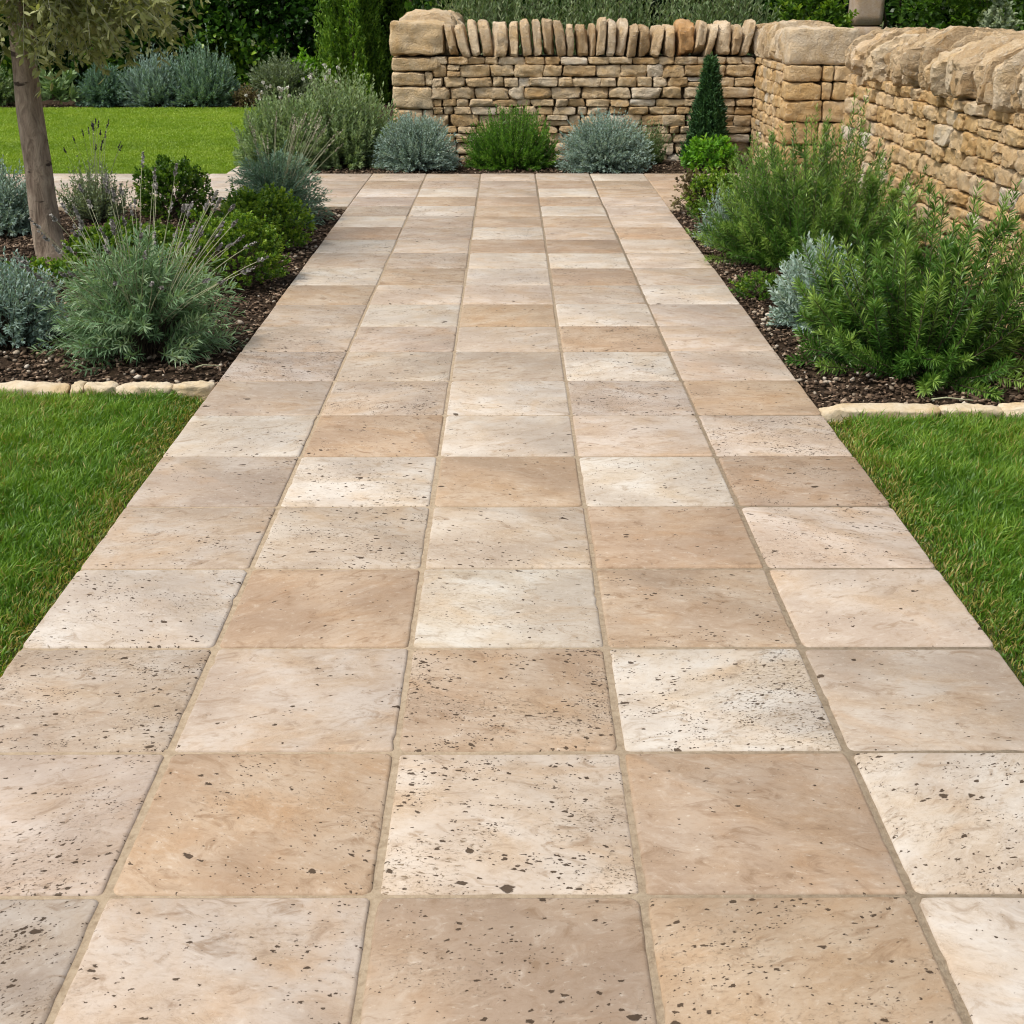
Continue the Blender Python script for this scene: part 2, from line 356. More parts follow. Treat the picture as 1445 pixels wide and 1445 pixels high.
T = .45; Y0 = 1.826; XE = 1.125                # tile pitch, a row joint, half width of the path
YB = Y0 + 17 * T; YE = Y0 + 21 * T             # bed end (9.476), end of paving (11.276)
LW, WW, OO, PP, GG, TT, BB, CC = 'LWOPGTBC'
PAL = {'C': (.575, .50, .41), 'W': (.63, .58, .50), 'L': (.60, .545, .46), 'T': (.485, .39, .29), 'O': (.515, .40, .285), 'P': (.505, .435, .355), 'G': (.49, .43, .365), 'B': (.43, .34, .25)}
ROWS = ['GLTCW', 'PWTLG', 'CTWPT', 'GCTOW', 'COCBL', 'PCTWP', 'WOWTC', 'PCCOC', 'PWOWB', 'WOLCC', 'PCWGO', 'GCPWC', 'CPCOC', 'PWOWG',
        'TCCPW', 'WTWBP', 'PPLWC', 'WCTBC', 'TPWCO', 'WPTTC', 'PWTWC', 'GTTTC', 'WLPWT', 'TPPTT', 'CLCCL', 'CLCCL']   # rows k = -4 .. 21
# front rows: k=-4..-2 lie behind the camera; k=-1 is the row at the foot of the picture
rowcode = {k - 4: ROWS[k] for k in range(len(ROWS))}

path_g = Geo(); tcol, toff, tpit = [], [], []
def tile(x0, x1, y0, y1, code, pit, z=0., detail=9):
    w_, h_ = x1 - x0, y1 - y0; r = min(.013, w_ / 4) * rng.uniform(.5, 1.4)
    pts = []
    cs = [(x1 - r, y1 - r, 0), (x0 + r, y1 - r, 90), (x0 + r, y0 + r, 180), (x1 - r, y0 + r, 270)]
    for i, (cx, cy, a) in enumerate(cs):
        for t in np.linspace(0, 90, 4): pts.append((cx + r * math.cos(R(a + t)), cy + r * math.sin(R(a + t))))
        nx_, ny_, a2 = cs[(i + 1) % 4]
        p0 = np.array(pts[-1]); p1 = np.array((nx_ + r * math.cos(R(a2)), ny_ + r * math.sin(R(a2))))
        for t in np.linspace(0, 1, detail + 2)[1:-1]: pts.append(tuple(p0 + (p1 - p0) * t))
    P = np.array(pts); n = len(P); c = np.array([(x0 + x1) / 2, (y0 + y1) / 2])
    k = rng.uniform(0, 50)
    j = np.array([mn.fractal(Vector((p[0] * 55 + k, p[1] * 55, k)), 1., 2., 3) for p in P])
    chip = np.where(j > .45, (j - .45) * .011, 0)
    Pj = P - nrm(P - c) * (np.abs(j) * .0024 + chip)[:, None]
    tilt = rng.normal(0, .0014, 2); zt = z + rng.normal(0, .0008)
    rings = []
    for ins, dz in ((-.001, -.035), (-.001, -.007), (.0015, -.0025), (.0065 + rng.uniform(0, .002), 0)):
        Q = Pj - nrm(P - c) * ins
        Z = zt + dz + (Q - c) @ tilt
        rings.append(np.column_stack([Q, Z]))
    V = np.concatenate(rings); i = np.arange(n); F = []
    for q in range(3):
        F.append(np.stack([q*n + i, q*n + np.roll(i, -1), (q+1)*n + np.roll(i, -1), (q+1)*n + i], -1))
    path_g.add(V, np.concatenate(F)); base = path_g.n - n
    path_g.F.setdefault(n, []).append(np.array([base + i]))
    col = np.array(PAL[code]) * (.86, .858, .885) * rng.uniform(.95, 1.05) * (1 + rng.normal(0, .005, 3))
    tcol.append(np.tile(np.append(col, 1), (len(V), 1))); toff.append(np.tile(rng.uniform(-90, 90, 3) * (1, 1, 0), (len(V), 1))); tpit.append(np.full(len(V), pit))
pit_rng = np.random.default_rng(5)
gx, gy = .0058, .0050
for k in range(-4, 21):
    for c in range(5):
        x0 = -XE + c * T; code = rowcode[k][c]
        pit = pit_rng.choice([.2, .55, 1., 1.7], p=[.25, .3, .27, .18]) * (1 if k < 9 else .7)
        if k >= 20 and c in (1, 3): code = 'P'
        gk = gx * (1 if k < 5 else .78); a, b = (0 if c == 0 else gk), (0 if c == 4 else gk)
        tile(x0 + a + rng.normal(0, .001), x0 + T - b + rng.normal(0, .001), Y0 + k*T + gy, Y0 + (k+1)*T - gy + rng.normal(0, .0008), code, pit, detail=14 if k < 4 else 8)
for side in (-1, 1):                            # the cross path and the strip beside the far lawn
    for c in range(16 if side < 0 else 9):
        for k in range(17, 21):
            x0 = -XE - (c + 1) * T if side < 0 else XE + c * T
            if side > 0 and k == 20 and c >= 2: continue
            code = rng.choice(list('CLCPW') if side < 0 else list('TCOTC'))
            tile(x0 + .004, x0 + T - .004, Y0 + k*T + gy, Y0 + (k+1)*T - gy, code, .4, detail=2)
for k in range(21, 36):
    tile(-2.345, -1.90, Y0 + k*T + gy, Y0 + (k+1)*T - gy, rng.choice(list('LCW')), .4, detail=2)
path = path_g.build('path', M['tile'], smooth=False); tag(path, 'wide garden path of square cream and tan tumbled travertine tiles', 'path', kind='structure')
me = path.data
a = me.attributes.new('tcol', 'FLOAT_COLOR', 'POINT'); a.data.foreach_set('color', np.concatenate(tcol).astype(np.float32).ravel())
a = me.attributes.new('toff', 'FLOAT_VECTOR', 'POINT'); a.data.foreach_set('vector', np.concatenate(toff).astype(np.float32).ravel())
a = me.attributes.new('grain', 'FLOAT', 'POINT'); a.data.foreach_set('value', np.concatenate([np.sin(q[:, 0] * 7.3) * .5 - .05 for q in toff]).astype(np.float32))
a = me.attributes.new('pit', 'FLOAT', 'POINT'); a.data.foreach_set('value', np.concatenate(tpit).astype(np.float32))
g = Geo()
def slab(g, x0, x1, y0, y1, z0, z1):
    V = np.array([(x, y, z) for z in (z0, z1) for y in (y0, y1) for x in (x0, x1)])
    g.add(V, np.array([(0, 2, 3, 1), (4, 5, 7, 6), (0, 1, 5, 4), (2, 6, 7, 3), (0, 4, 6, 2), (1, 3, 7, 5)]))
slab(g, -XE + .004, XE - .004, Y0 - 4*T, YE - .003, -.10, -.0050)
slab(g, -XE - 16*T, -XE + .003, YB + .003, YE - .003, -.10, -.0050); slab(g, XE - .003, XE + 2*T, YB + .003, YE - .003, -.10, -.0050)
slab(g, XE + 2*T + .001, XE + 9*T, YB + .003, YE - T, -.10, -.0050); slab(g, -2.345, -1.90, YE - .002, Y0 + 36*T, -.10, -.0050)
tag(g.build('path_mortar', M['grout'], smooth=False), 'sandy mortar bed showing in the joints between the path tiles', 'mortar', kind='structure')

def soil_z(X, Y):
    f = np.vectorize(lambda x, y: mn.fractal(Vector((x * 7, y * 7, 3.3)), 1., 2., 4) * .018 + mn.fractal(Vector((x * 1.5, y * 1.5, 8)), 1., 2., 2) * .015)
    return f(X, Y)
sheet('flower_bed_left', -8, -XE - .006, 4.90, YB - .004, M['soil'], 150, 110, soil_z, -.035)
sheet('flower_bed_right', XE + .006, 2.60, 4.60, YB - .004, M['soil'], 60, 110, soil_z, -.035)
sheet('flower_bed_back', -1.89, 2.30, YE + .004, 12.6, M['soil'], 70, 30, soil_z, -.035)
sheet('flower_bed_rear', -1.89, -1.0, 12.55, 18.3, M['soil'], 20, 60, soil_z, -.036)
sheet('flower_bed_hedge', -14, -1.0, 18.25, 20.6, M['soil'], 90, 20, soil_z, -.04)
sheet('lawn_left', -7, -XE - .003, -1, 4.89, M['turf_soil'], 60, 50, lambda X, Y: soil_z(X, Y) * .5, -.045)
sheet('lawn_right', XE + .003, 7, -1, 4.60, M['turf_soil'], 60, 50, lambda X, Y: soil_z(X, Y) * .5, -.045)
sheet('lawn_far', -16, -2.352, YE + .004, 18.26, M['far_turf'], 60, 50, lambda X, Y: soil_z(X, Y) * .5, -.03)

# mulch chips and pebbles
def scatter(name, regions, n, m, smin, smax, flat, label, cat, z=-.026):
    P, F = cube_grid(1 if flat < .5 else 2); g = Geo()
    if flat >= .5: P = P / np.linalg.norm(P, axis=1, keepdims=True) * 1.1
    areas = np.array([(r[1]-r[0]) * (r[3]-r[2]) * r[4] for r in regions]); cnt = (n * areas / areas.sum()).astype(int)
    for (x0, x1, y0, y1, _), k in zip(regions, cnt):
        C = np.column_stack([rng.uniform(x0, x1, k), rng.uniform(y0, y1, k), np.zeros(k)])
        C[:, 2] = z + soil_z(C[:, 0], C[:, 1]) + rng.uniform(-.003, .006, k)
        s = rng.uniform(smin, smax, k)[:, None] * np.column_stack([rng.uniform(.5, 1.3, k), rng.uniform(.25, .8, k) if flat < .5 else rng.uniform(.6, 1, k), rng.uniform(.12, .4, k) if flat < .5 else rng.uniform(.5, .8, k)]) / 2
        A = rng.normal(size=(k, 3)) * (.35 if flat < .5 else .3) + np.array([0, 0, 1]); A = nrm(A)
        B = nrm(np.cross(A, rng.normal(size=(k, 3)))); Cc = np.cross(A, B)
        Q = P[None] * (1 + rng.uniform(-.25, .25, (k, len(P), 1))) * s[:, None]
        V = C[:, None] + Q[..., 0:1] * B[:, None] + Q[..., 1:2] * Cc[:, None] + Q[..., 2:3] * A[:, None]
        i = np.arange(k)[:, None, None] * len(P)
        g.add(V, (i + F[None]).reshape(-1, 4), np.repeat(rng.uniform(0, 1, k), len(P)))
    o = g.build(name, m, smooth=flat >= .5); return tag(o, label, cat, kind='stuff')
scatter('bark_mulch', [(-3.4, -XE - .02, 4.97, YB - .02, 1), (XE + .02, 2.42, 4.68, YB - .02, 1.2), (-1.8, 2.2, YE + .03, 12.38, .6), (-8, -2.3, 18.3, 18.9, .25)], 42000, M['mulch'], .006, .026, .2, 'loose brown bark chips covering the planting beds', 'mulch')
scatter('gravel', [(-2.6, -XE - .02, 4.97, 6.2, 1), (-1.5, -XE - .02, 6.2, 9.4, .7), (XE + .02, 2.40, 4.68, 6.4, 1.1), (XE + .02, 1.5, 6.4, 9.4, .8), (-1.2, 2.1, YE + .03, 11.6, .4)], 650, M['pebble'], .008, .026, .9, 'small pale pebbles lying among the bark chips', 'pebbles', -.022)

# grass
def grass(name, regions, m, L, W, label, edge=None, lean=(.25, .1), zb=-.045):
    g = Geo()
    for (x0, x1, y0, y1, dens) in regions:
        n = int((x1 - x0) * (y1 - y0) * dens)
        P = np.column_stack([rng.uniform(x0, x1, n), rng.uniform(y0, y1, n), np.full(n, zb)])
        cl = np.array([mn.noise(Vector((p[0] * 7, p[1] * 7, 1.7))) for p in P]); cl2 = np.array([mn.noise(Vector((p[0] * 2.2, p[1] * 2.2, 5.7))) for p in P])
        cx = np.array([mn.noise(Vector((p[0] * 9, p[1] * 9, 31.))) for p in P]); cy = np.array([mn.noise(Vector((p[0] * 9, p[1] * 9, 77.))) for p in P])
        D = np.column_stack([rng.normal(lean[0], .45, n) + cx * .75, rng.normal(lean[1], .38, n) + cy * .75, np.ones(n)])
        v = np.clip(.52 + .3 * cl + .22 * cl2 + rng.normal(0, .16, n), .27, 1); l = L * rng.uniform(.5, 1.25, n) * (1 + .35 * cl)
        if edge is None: v = np.clip(v + .30 * np.array([mn.noise(Vector((p[0] * .22 + .3, p[1] * 1.1, 9.))) for p in P]), 0, 1)
        if edge is not None:
            d = np.abs(P[:, 0]) - edge + .05 * cl2
            dry = 1.25 * np.clip(1 - d / .17, 0, 1) * rng.uniform(.3, 1.15, n) + .2 * np.maximum(cl2, 0)
            v = np.where(rng.uniform(0, 1, n) < dry * .8, rng.uniform(0, .27, n), v)
            v = np.where(rng.uniform(0, 1, n) < .035, rng.uniform(0, .2, n), v)
            l = l * np.clip(.38 + d / .17 * .62, .38, 1)
        if edge is not None:                            # worn, thinner strip along the tiles
            k = rng.uniform(0, 1, n) < np.clip(.35 + (np.abs(P[:, 0]) - edge) / .12, .35, 1); P, D, l, v = P[k], D[k], l[k], v[k]; n = len(P)
        leaves(g, P, D, l, W * rng.uniform(.6, 1.3, n), .28 + rng.uniform(-.1, .2, n), v)
    o = g.build(name, m); return tag(o, label, 'grass', kind='stuff')
grass('grass_left', [(-2.2, -XE - .008, 2.0, 4.85, 34000), (-3.2, -2.2, 2.0, 4.85, 9000), (-3.2, -XE - .008, .2, 2.0, 9000)], M['grass'], .051, .0036, 'lush green lawn grass left of the path, yellowing beside the tiles', XE)
grass('grass_right', [(XE + .008, 2.2, 2.0, 4.55, 34000), (2.2, 3.2, 2.0, 4.55, 9000), (XE + .008, 3.2, .2, 2.0, 9000)], M['grass'], .051, .0036, 'lush green lawn grass right of the path, yellowing beside the tiles', XE)
grass('grass_far', [(-6.6, -2.36, YE + .02, 14, 11000), (-7.5, -2.36, 14, 18.2, 7000), (-11, -7.5, YE + .02, 18.2, 700)], M['far_grass'], .030, .006, 'bright mown lawn beyond the cross path by the dark hedge', None, (.05, 0), -.03)

# edging stones
def edging(x0, x1, y, label, grp, hgt=.044):
    g = Geo(); w_ = x1 - x0
    stone(g, (0, 0, .0), (w_ + .004, .088, hgt + .016), 12, 6, .10, .22, rng.uniform(0, 1), rfreq=3.5, cuts=5, deep=.8)
    tag(g.build('edging_stone', M['edge'], loc=((x0 + x1) / 2, y, -.022)), label, 'edging stone', grp)
gl = 'cream edging stones between the left bed and lawn'
for x0, x1, lab in ((-2.17, -1.68, 'long cream edging stone at the far left end of the left row'), (-1.675, -1.622, 'stubby little edging stone, smallest of the left row'),
                    (-1.618, -1.50, 'short cream edging stone next to the stubby one, left of the path'), (-1.497, -1.29, 'cream edging stone second from the path in the left row'),
                    (-1.287, -1.13, 'cream edging stone touching the left path edge below the lavender')):
    edging(x0, x1, 4.905, lab, gl)
gr = 'cream edging stones between the right bed and lawn'
for x0, x1, lab in ((1.13, 1.565, 'long cream edging stone touching the right path edge'), (1.57, 1.79, 'middle cream edging stone of the right row below the rosemary'),
                    (1.795, 2.15, 'cream edging stone farthest from the path in the right row')):
    edging(x0, x1, 4.605, lab, gr)

# ------------------------------------------------------------------ dry stone walls
def course_face(g, length, z0, z1, depth, place, hr=(.06, .115), lr=(.09, .27), quoin=(None, None), rough=.10, e=6, n=5):
    """courses of rubble on one face; place(u, d, z, su, sd, sz) adds a stone: u along, d into the wall"""
    z = z0
    while z < z1 - .02:
        h = rng.uniform(*hr)
        if z + h > z1 - .05: h = z1 - z
        u = 0
        while u < length - .01:
            l = rng.uniform(*lr) * (1.15 if h > .09 else .95)
            if u + l > length - .08: l = length - u
            if rng.uniform() < .13 and h > .08 and l < .22:                # two thin ones on top of each other
                k = rng.uniform(.42, .58)
                place(u + l/2, z + h*k/2, l - .006, h*k - .003); place(u + l/2, z + h*k + h*(1-k)/2, l - .006, h*(1-k) - .003)
            else:
                place(u + l/2, z + h/2, l - rng.uniform(.002, .008), h - rng.uniform(.001, .006))
            u += l
        z += h
ZC = .867                                         # underside of the coping
def core(parent, x0, x1, y0, y1, z1=ZC):
    g = Geo(); slab(g, x0, x1, y0, y1, -.1, z1); return g.build('wall_core', M['core'], parent, smooth=False)

# back wall with its right return and end pillar: one thing
W1 = thing('dry_stone_wall', 'low honey dry stone wall across the end of the path, turning forward to an end pillar', 'wall', (0, 12.4, 0))
W1i = lambda o: (setattr(o, 'location', (0, -12.4, 0)), o)[1]
XL, XR, YF, YP = -1.04, 2.20, 12.40, 10.95
for b in ((XL + .06, XR, YF + .07, YF + .5), (XR + .05, XR + .48, YP + .06, YF + .5), (XL + .06, XL + .45, YF + .5, 16.5)): W1i(core(W1, *b))
g = Geo()
def pl(u, z, l, h): stone(g, (XL + .36 + u, YF + .085 + rng.uniform(-.012, .012), z), (l, .17, h), 8, 11, .17, .15, rfreq=6, cuts=5, deep=.84)
course_face(g, XR - XL - .36, -.04, ZC, .2, pl)
W1i(g.build('stone_courses', M['honey'], W1, sharp=32))
g = Geo()
def pl(u, z, l, h): stone(g, (XR + .07 + rng.uniform(-.01, .01), YF - u, z), (.15, l, h), 8, 11, .15, .15, rfreq=6, cuts=5, deep=.84)
course_face(g, YF - YP - .22, -.04, ZC, .2, pl, lr=(.1, .22))
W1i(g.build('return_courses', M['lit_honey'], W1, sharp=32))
# left corner quoins, big block on top
z = -.05
for wq, hq in ((.33, .11), (.25, .10), (.36, .10), (.27, .16), (.37, .20), (.30, .125), (.46, .122)):
    g = Geo(); stone(g, (XL + wq / 2, YF + .20, z + hq / 2), (wq - .006, .42, hq - .006), 10, 12, .06, .10, rng.uniform(0, .7), rfreq=5, cuts=4, deep=.86)
    if wq < .36: stone(g, (XL + (wq + .37) / 2, YF + .1, z + hq / 2), (.37 - wq - .004, .18, hq - .006), 7, 8, .12, .14, rng.uniform(0, .9), rfreq=4, cuts=3)
    W1i(g.build('corner_stone', M['honey'], W1, sharp=32)); z += hq
g = Geo(); stone(g, (XL + .24, YF + .24, ZC + .155), (.475, .52, .285), 14, 14, .05, .10, .3, rfreq=6, cuts=5, deep=.88)
W1i(g.build('corner_stone', M['honey'], W1, sharp=32))
# coping stones on edge: fan from a left lean to a right lean
x = XL + .50; i = 0
while x < XR - .10:
    t = rng.choice([.055, .08, .10, .125], p=[.2, .35, .3, .15]) * rng.uniform(.92, 1.1); h = rng.uniform(.245, .32)
    f = (x - XL) / (XR - XL); ln = -.22 + .42 * f + rng.normal(0, .05)
    if f < .3: ln = min(ln, -.03)
    g = Geo(); v = .985 if abs(x - 1.5) < .07 else rng.uniform(0, .9)
    if abs(x - 1.5) < .07: t = .16; h = .29; ln = .02
    stone(g, (x + t / 2, YF + .22 + rng.uniform(-.015, .015), ZC + h / 2 + .004), (t - .004, .46, h), 9, 9, .14, .18, v, lean=ln, top=.14, rfreq=5, cuts=6, deep=.78)
    W1i(g.build('coping_stone', M['cope'], W1, sharp=32)); x += t + .011
y = YF + .38                                      # coping of the return, seen end-on
while y > YP + .30:
    t = rng.uniform(.08, .13); h = rng.uniform(.25, .32); g = Geo()
    stone(g, (XR + .26, y - t / 2, ZC + h / 2 + .004), (.55, t - .002, h), 9, 7, .14, .24, rng.uniform(0, .9), top=.22, rfreq=5, cuts=7, deep=.74)
    W1i(g.build('coping_stone', M['cope'], W1, sharp=32)); y -= t + .008
g = Geo(); stone(g, (XR + .265, YP + .15, ZC + .140), (.54, .30, .275), 14, 16, .035, .08, .80, rfreq=6, cuts=4, deep=.9)
W1i(g.build('pillar_cap_stone', M['cope'], W1, sharp=32))
z = ZC; flip = False
for hq in (.125, .14, .165, .18, .15, .15):
    z -= hq
    wq = .30 if not flip else .23
    parts_ = [(0, wq), (wq, .535)] if rng.uniform() < .7 else [(0, .28), (.28, .365), (.365, .535)]
    for (a, b) in parts_:
        g = Geo(); stone(g, (XR + (a + b) / 2, YP + .13, z + hq / 2), (b - a - .006, .27, hq - .006), 10, 13, .05, .10, rng.uniform(.1, .75), rfreq=6, cuts=4, deep=.87)
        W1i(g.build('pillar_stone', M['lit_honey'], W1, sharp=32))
    flip = not flip
y = YF + .55                                      # coping of the arm running back from the left corner
while y < 15.6:
    t = rng.uniform(.08, .14); h = rng.uniform(.29, .37); g = Geo()
    stone(g, (XL + .30, y + t / 2, ZC + h / 2), (.55, t - .004, h), 8, 6, .2, .3, rng.uniform(.2, .8), top=.3, rfreq=4, cuts=8)
    W1i(g.build('coping_stone', M['cope'], W1, sharp=32)); y += t + .01

# right wall along the bed
XW, YW0, YW1 = 2.44, 4.2, 9.92
W2 = thing('dry_stone_wall', 'tall golden dry stone wall running beside the right bed with big rough coping', 'wall', (XW + .3, 7, 0))
W2i = lambda o: (setattr(o, 'location', (-XW - .3, -7, 0)), o)[1]
W2i(core(W2, XW + .07, XW + .52, YW0, YW1 - .05))
g = Geo()
def pl(u, z, l, h):
    stone(g, (XW + .075 - .045 * (1 - z / ZC) + rng.uniform(-.014, .012), YW1 - u, z), (.17, l, h), 10, 10, .16, .17, rfreq=7, cuts=6, deep=.82)
course_face(g, YW1 - YW0, -.06, ZC, .2, pl, hr=(.075, .135), lr=(.12, .25))
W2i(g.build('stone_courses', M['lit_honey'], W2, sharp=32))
z = -.05
for hq in (.14, .17, .13, .19, .14, .147):
    g = Geo(); stone(g, (XW + .24, YW1 - .03, z + hq / 2), (.50, .20, hq - .006), 10, 10, .06, .14, rng.uniform(.75, .95), rfreq=5, cuts=4, deep=.84)
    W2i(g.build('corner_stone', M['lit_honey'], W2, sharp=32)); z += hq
y = YW1 + .07; first = True
while y > YW0:
    t = rng.choice([.09, .13, .16, .20], p=[.3, .35, .25, .10]) * rng.uniform(.9, 1.1); h = rng.uniform(.23, .345) + .03 * (YW1 - y) / 4; g = Geo()
    if first: t, h = .17, .285
    stone(g, (XW + .29 + rng.uniform(-.06, .05), y - t / 2, ZC + h / 2 - .002), (.64 + rng.uniform(-.04, .06), t * .86, h), 18, 10, .15, .20, rng.uniform(0, .93), top=.46, rfreq=8, cuts=9, deep=.74, chamf=rng.uniform(.60, .85))
    W2i(g.build('coping_stone', M['cope'], W2, sharp=32)); y -= t; first = False
for i, (x, y, s, lab) in enumerate(((2.28, 6.02, .13, 'biggest loose rounded stone at the foot of the right wall'), (2.22, 5.80, .085, 'loose brown cobble lying in front of the biggest stone by the right wall'),
                               (2.33, 5.72, .10, 'loose pale cobble at the right frame edge by the wall foot'), (2.13, 5.58, .06, 'small loose pebble-like stone nearest the rosemary roots'))):
    g = Geo(); stone(g, (0, 0, s * .28), (s, s * .85, s * .7), 6, 3, .15, .15, rng.uniform(.3, .9))
    tag(g.build('loose_stone', M['lit_honey'], loc=(x, y, -.03)), lab, 'stone', 'loose stones at the foot of the right wall')

# stone post behind the gap
P1 = thing('stone_post', 'plain pale stone post rising behind the gap between pillar and right wall', 'post', (4.05, 16, 0))
z = -.1
for hq in (.55, .6, .62, .6, .62):
    g = Geo(); stone(g, (0, 0, z + hq / 2), (.33, .33, hq - .004), 6, 22, .0, .012, rng.uniform(0, 1)); g.build('shaft_block', M['post'], P1); z += hq
g = Geo(); stone(g, (0, 0, z + .05), (.42, .42, .10), 6, 18, .0, .02, .5); g.build('cap_stone', M['post'], P1)

# ------------------------------------------------------------------ plants
def dome_dirs(n, thmax=95, front=0):
    ct = rng.uniform(math.cos(R(thmax)), 1, n); st = np.sqrt(1 - ct**2); ph = rng.uniform(0, 2*np.pi, n)
    return np.column_stack([st*np.cos(ph), st*np.sin(ph), ct])

def sprig_plant(name, label, cat, x, y, rx, ry, h, m, n=200, nl=40, L=.03, W=.004, ang=50, t0=.35, habit='radial', thmax=92, rag=.12, group=None,
                simple=True, base_r=.3, vr=(.1, .9), stem=True, tipv=.25, z0=-.03, lump=.0, skew=(0, 0), side=0, stemr=.0022, taper=.45, close=.55):
    t = thing(name, label, cat, (x, y, z0), group)
    d = dome_dirs(n, thmax)
    rho = 1 + rng.normal(0, rag, n)
    if lump: rho = rho * (1 + lump * np.array([mn.noise(Vector(q * 2.6 + x * 9)) for q in d]))
    inner = rng.uniform(0, 1, n) < .25; rho = np.where(inner, rho * rng.uniform(.55, .9, n), rho)
    zz = np.maximum(d[:, 2], -.02)
    tip = np.column_stack([rx * d[:, 0] * rho + skew[0] * zz, ry * d[:, 1] * rho + skew[1] * zz, np.maximum(h * zz ** .85 * rho, .015 + .03 * rng.uniform(0, 1, n))])
    base = np.column_stack([rx * base_r * d[:, 0] * rng.uniform(.2, 1, n), ry * base_r * d[:, 1] * rng.uniform(.2, 1, n), np.zeros(n)])
    if habit == 'upright': ctrl = np.column_stack([tip[:, 0] * .80, tip[:, 1] * .80, tip[:, 2] * .42])
    elif habit == 'arch': ctrl = np.column_stack([tip[:, 0] * .42, tip[:, 1] * .42, tip[:, 2] * .80 + .03 * h])
    else: ctrl = base * .4 + tip * .5 + np.array([0, 0, .05 * h])
    ctrl = ctrl + rng.normal(0, .03, (n, 3)) * np.array([rx, ry, h])
    if side:                                        # side shoots leaving the upper part of the sprigs
        k = rng.integers(0, n, side); ts = rng.uniform(.4, .85, side)
        P, Tn = bez(base[k], ctrl[k], tip[k], ts[:, None]); P = P[:, 0]; Tn = Tn[:, 0]
        o_ = nrm(np.cross(Tn, rng.normal(size=(side, 3)))); ln = rng.uniform(.08, .2, side)[:, None] * h
        t2 = P + (Tn * .8 + o_ * .45) * ln; t2[:, 2] = np.maximum(t2[:, 2], .02)
        base = np.concatenate([base, P]); tip = np.concatenate([tip, t2]); ctrl = np.concatenate([ctrl, P + (Tn * .35 + o_ * .35) * ln])
    nn = len(base); lens = np.linalg.norm(tip - base, axis=1)
    tt = np.tile(t0 + (1 - t0) * (np.arange(nl) + .5) / nl, (nn, 1)) + rng.normal(0, .008, (nn, nl))
    tt[n:] = np.tile(.08 + .92 * (np.arange(nl) + .5) / nl, (nn - n, 1)); 
    keep = np.ones((nn, nl), bool); keep[n:, ::2] = False
    P, Tn = bez(base, ctrl, tip, np.clip(tt, 0, 1))
    az = np.arange(nl)[None] * 2.4 + rng.uniform(0, 6.28, (nn, 1)) + rng.normal(0, .4, (nn, nl))
    A = nrm(np.cross(Tn, np.array([.3, .2, 1.]) + rng.normal(0, .01, Tn.shape))); B = np.cross(Tn, A)
    rad = A * np.cos(az)[..., None] + B * np.sin(az)[..., None]
    an = R(ang) * (1 - close * np.clip((tt - .8) / .2, 0, 1)) + rng.normal(0, .12, tt.shape)
    D = Tn * np.cos(an)[..., None] + rad * np.sin(an)[..., None]
    Ls = L * rng.uniform(.7, 1.15, tt.shape) * (1 - taper * np.clip((tt - .75) / .25, 0, 1))
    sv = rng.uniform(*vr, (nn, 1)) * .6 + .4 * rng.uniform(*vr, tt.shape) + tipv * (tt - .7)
    g = Geo(); k = keep.ravel()
    leaves(g, P.reshape(-1, 3)[k], D.reshape(-1, 3)[k], Ls.ravel()[k], W, .1, np.clip(sv, 0, 1).ravel()[k], simple)
    g.build('foliage', m, t)
    if stem:
        g = Geo(); ts = np.tile(np.linspace(0, .97, 6), (nn, 1)); C, _ = bez(base, ctrl, tip, ts)
        tubes(g, C, stemr * (1 + .0 * lens), stemr * .35, 3, rng.uniform(0, 1, nn)); g.build('stem', M['stem'], t)
    return t

def stalks(t, n, r0, h0, rx, h1, spike='spike', smin=.025, smax=.05, bias=(0, 0), thmax=60, rad=.0012, spr=.006, part='flower_stalk', lean=0):
    """flower stalks standing out of the dome of plant t, each its own part with its head"""
    d = dome_dirs(n, thmax)
    for i in range(n):
        q = d[i]; b = np.array([q[0] * r0 * .5, q[1] * r0 * .5, h0 * .45]); k = rng.uniform(.72, 1.05)
        tip = np.array([q[0] * rx * k * 1.5 + bias[0], q[1] * rx * k * 1.5 + bias[1], h0 + (h1 - h0) * (q[2] ** 2) * k + lean])
        c = b * .4 + tip * .5 + np.array([0, 0, .04]) + rng.normal(0, .012, 3)
        C, Tn = bez(b[None], c[None], tip[None], np.linspace(0, 1, 8)[None])
        g = Geo(); tubes(g, C, rad * 1.3, rad * .8, 4, rng.uniform()); s = g.build(part, M['stalk'], t)
        g = Geo(); ln = rng.uniform(smin, smax); m_ = 26 if spr < .02 else 12
        u = rng.uniform(0, 1, m_); Td = Tn[0, -1]; off = nrm(np.cross(Td, rng.normal(size=(m_, 3))))
        P = tip + Td * (u * ln)[:, None] - Td * ln * .2
        leaves(g, P, off * .75 + Td, spr * rng.uniform(.9, 1.5, m_) * (1.15 - .6 * u), spr * .75, .2, rng.uniform(0, 1, m_))
        g.build('flower_head', M[spike], s)

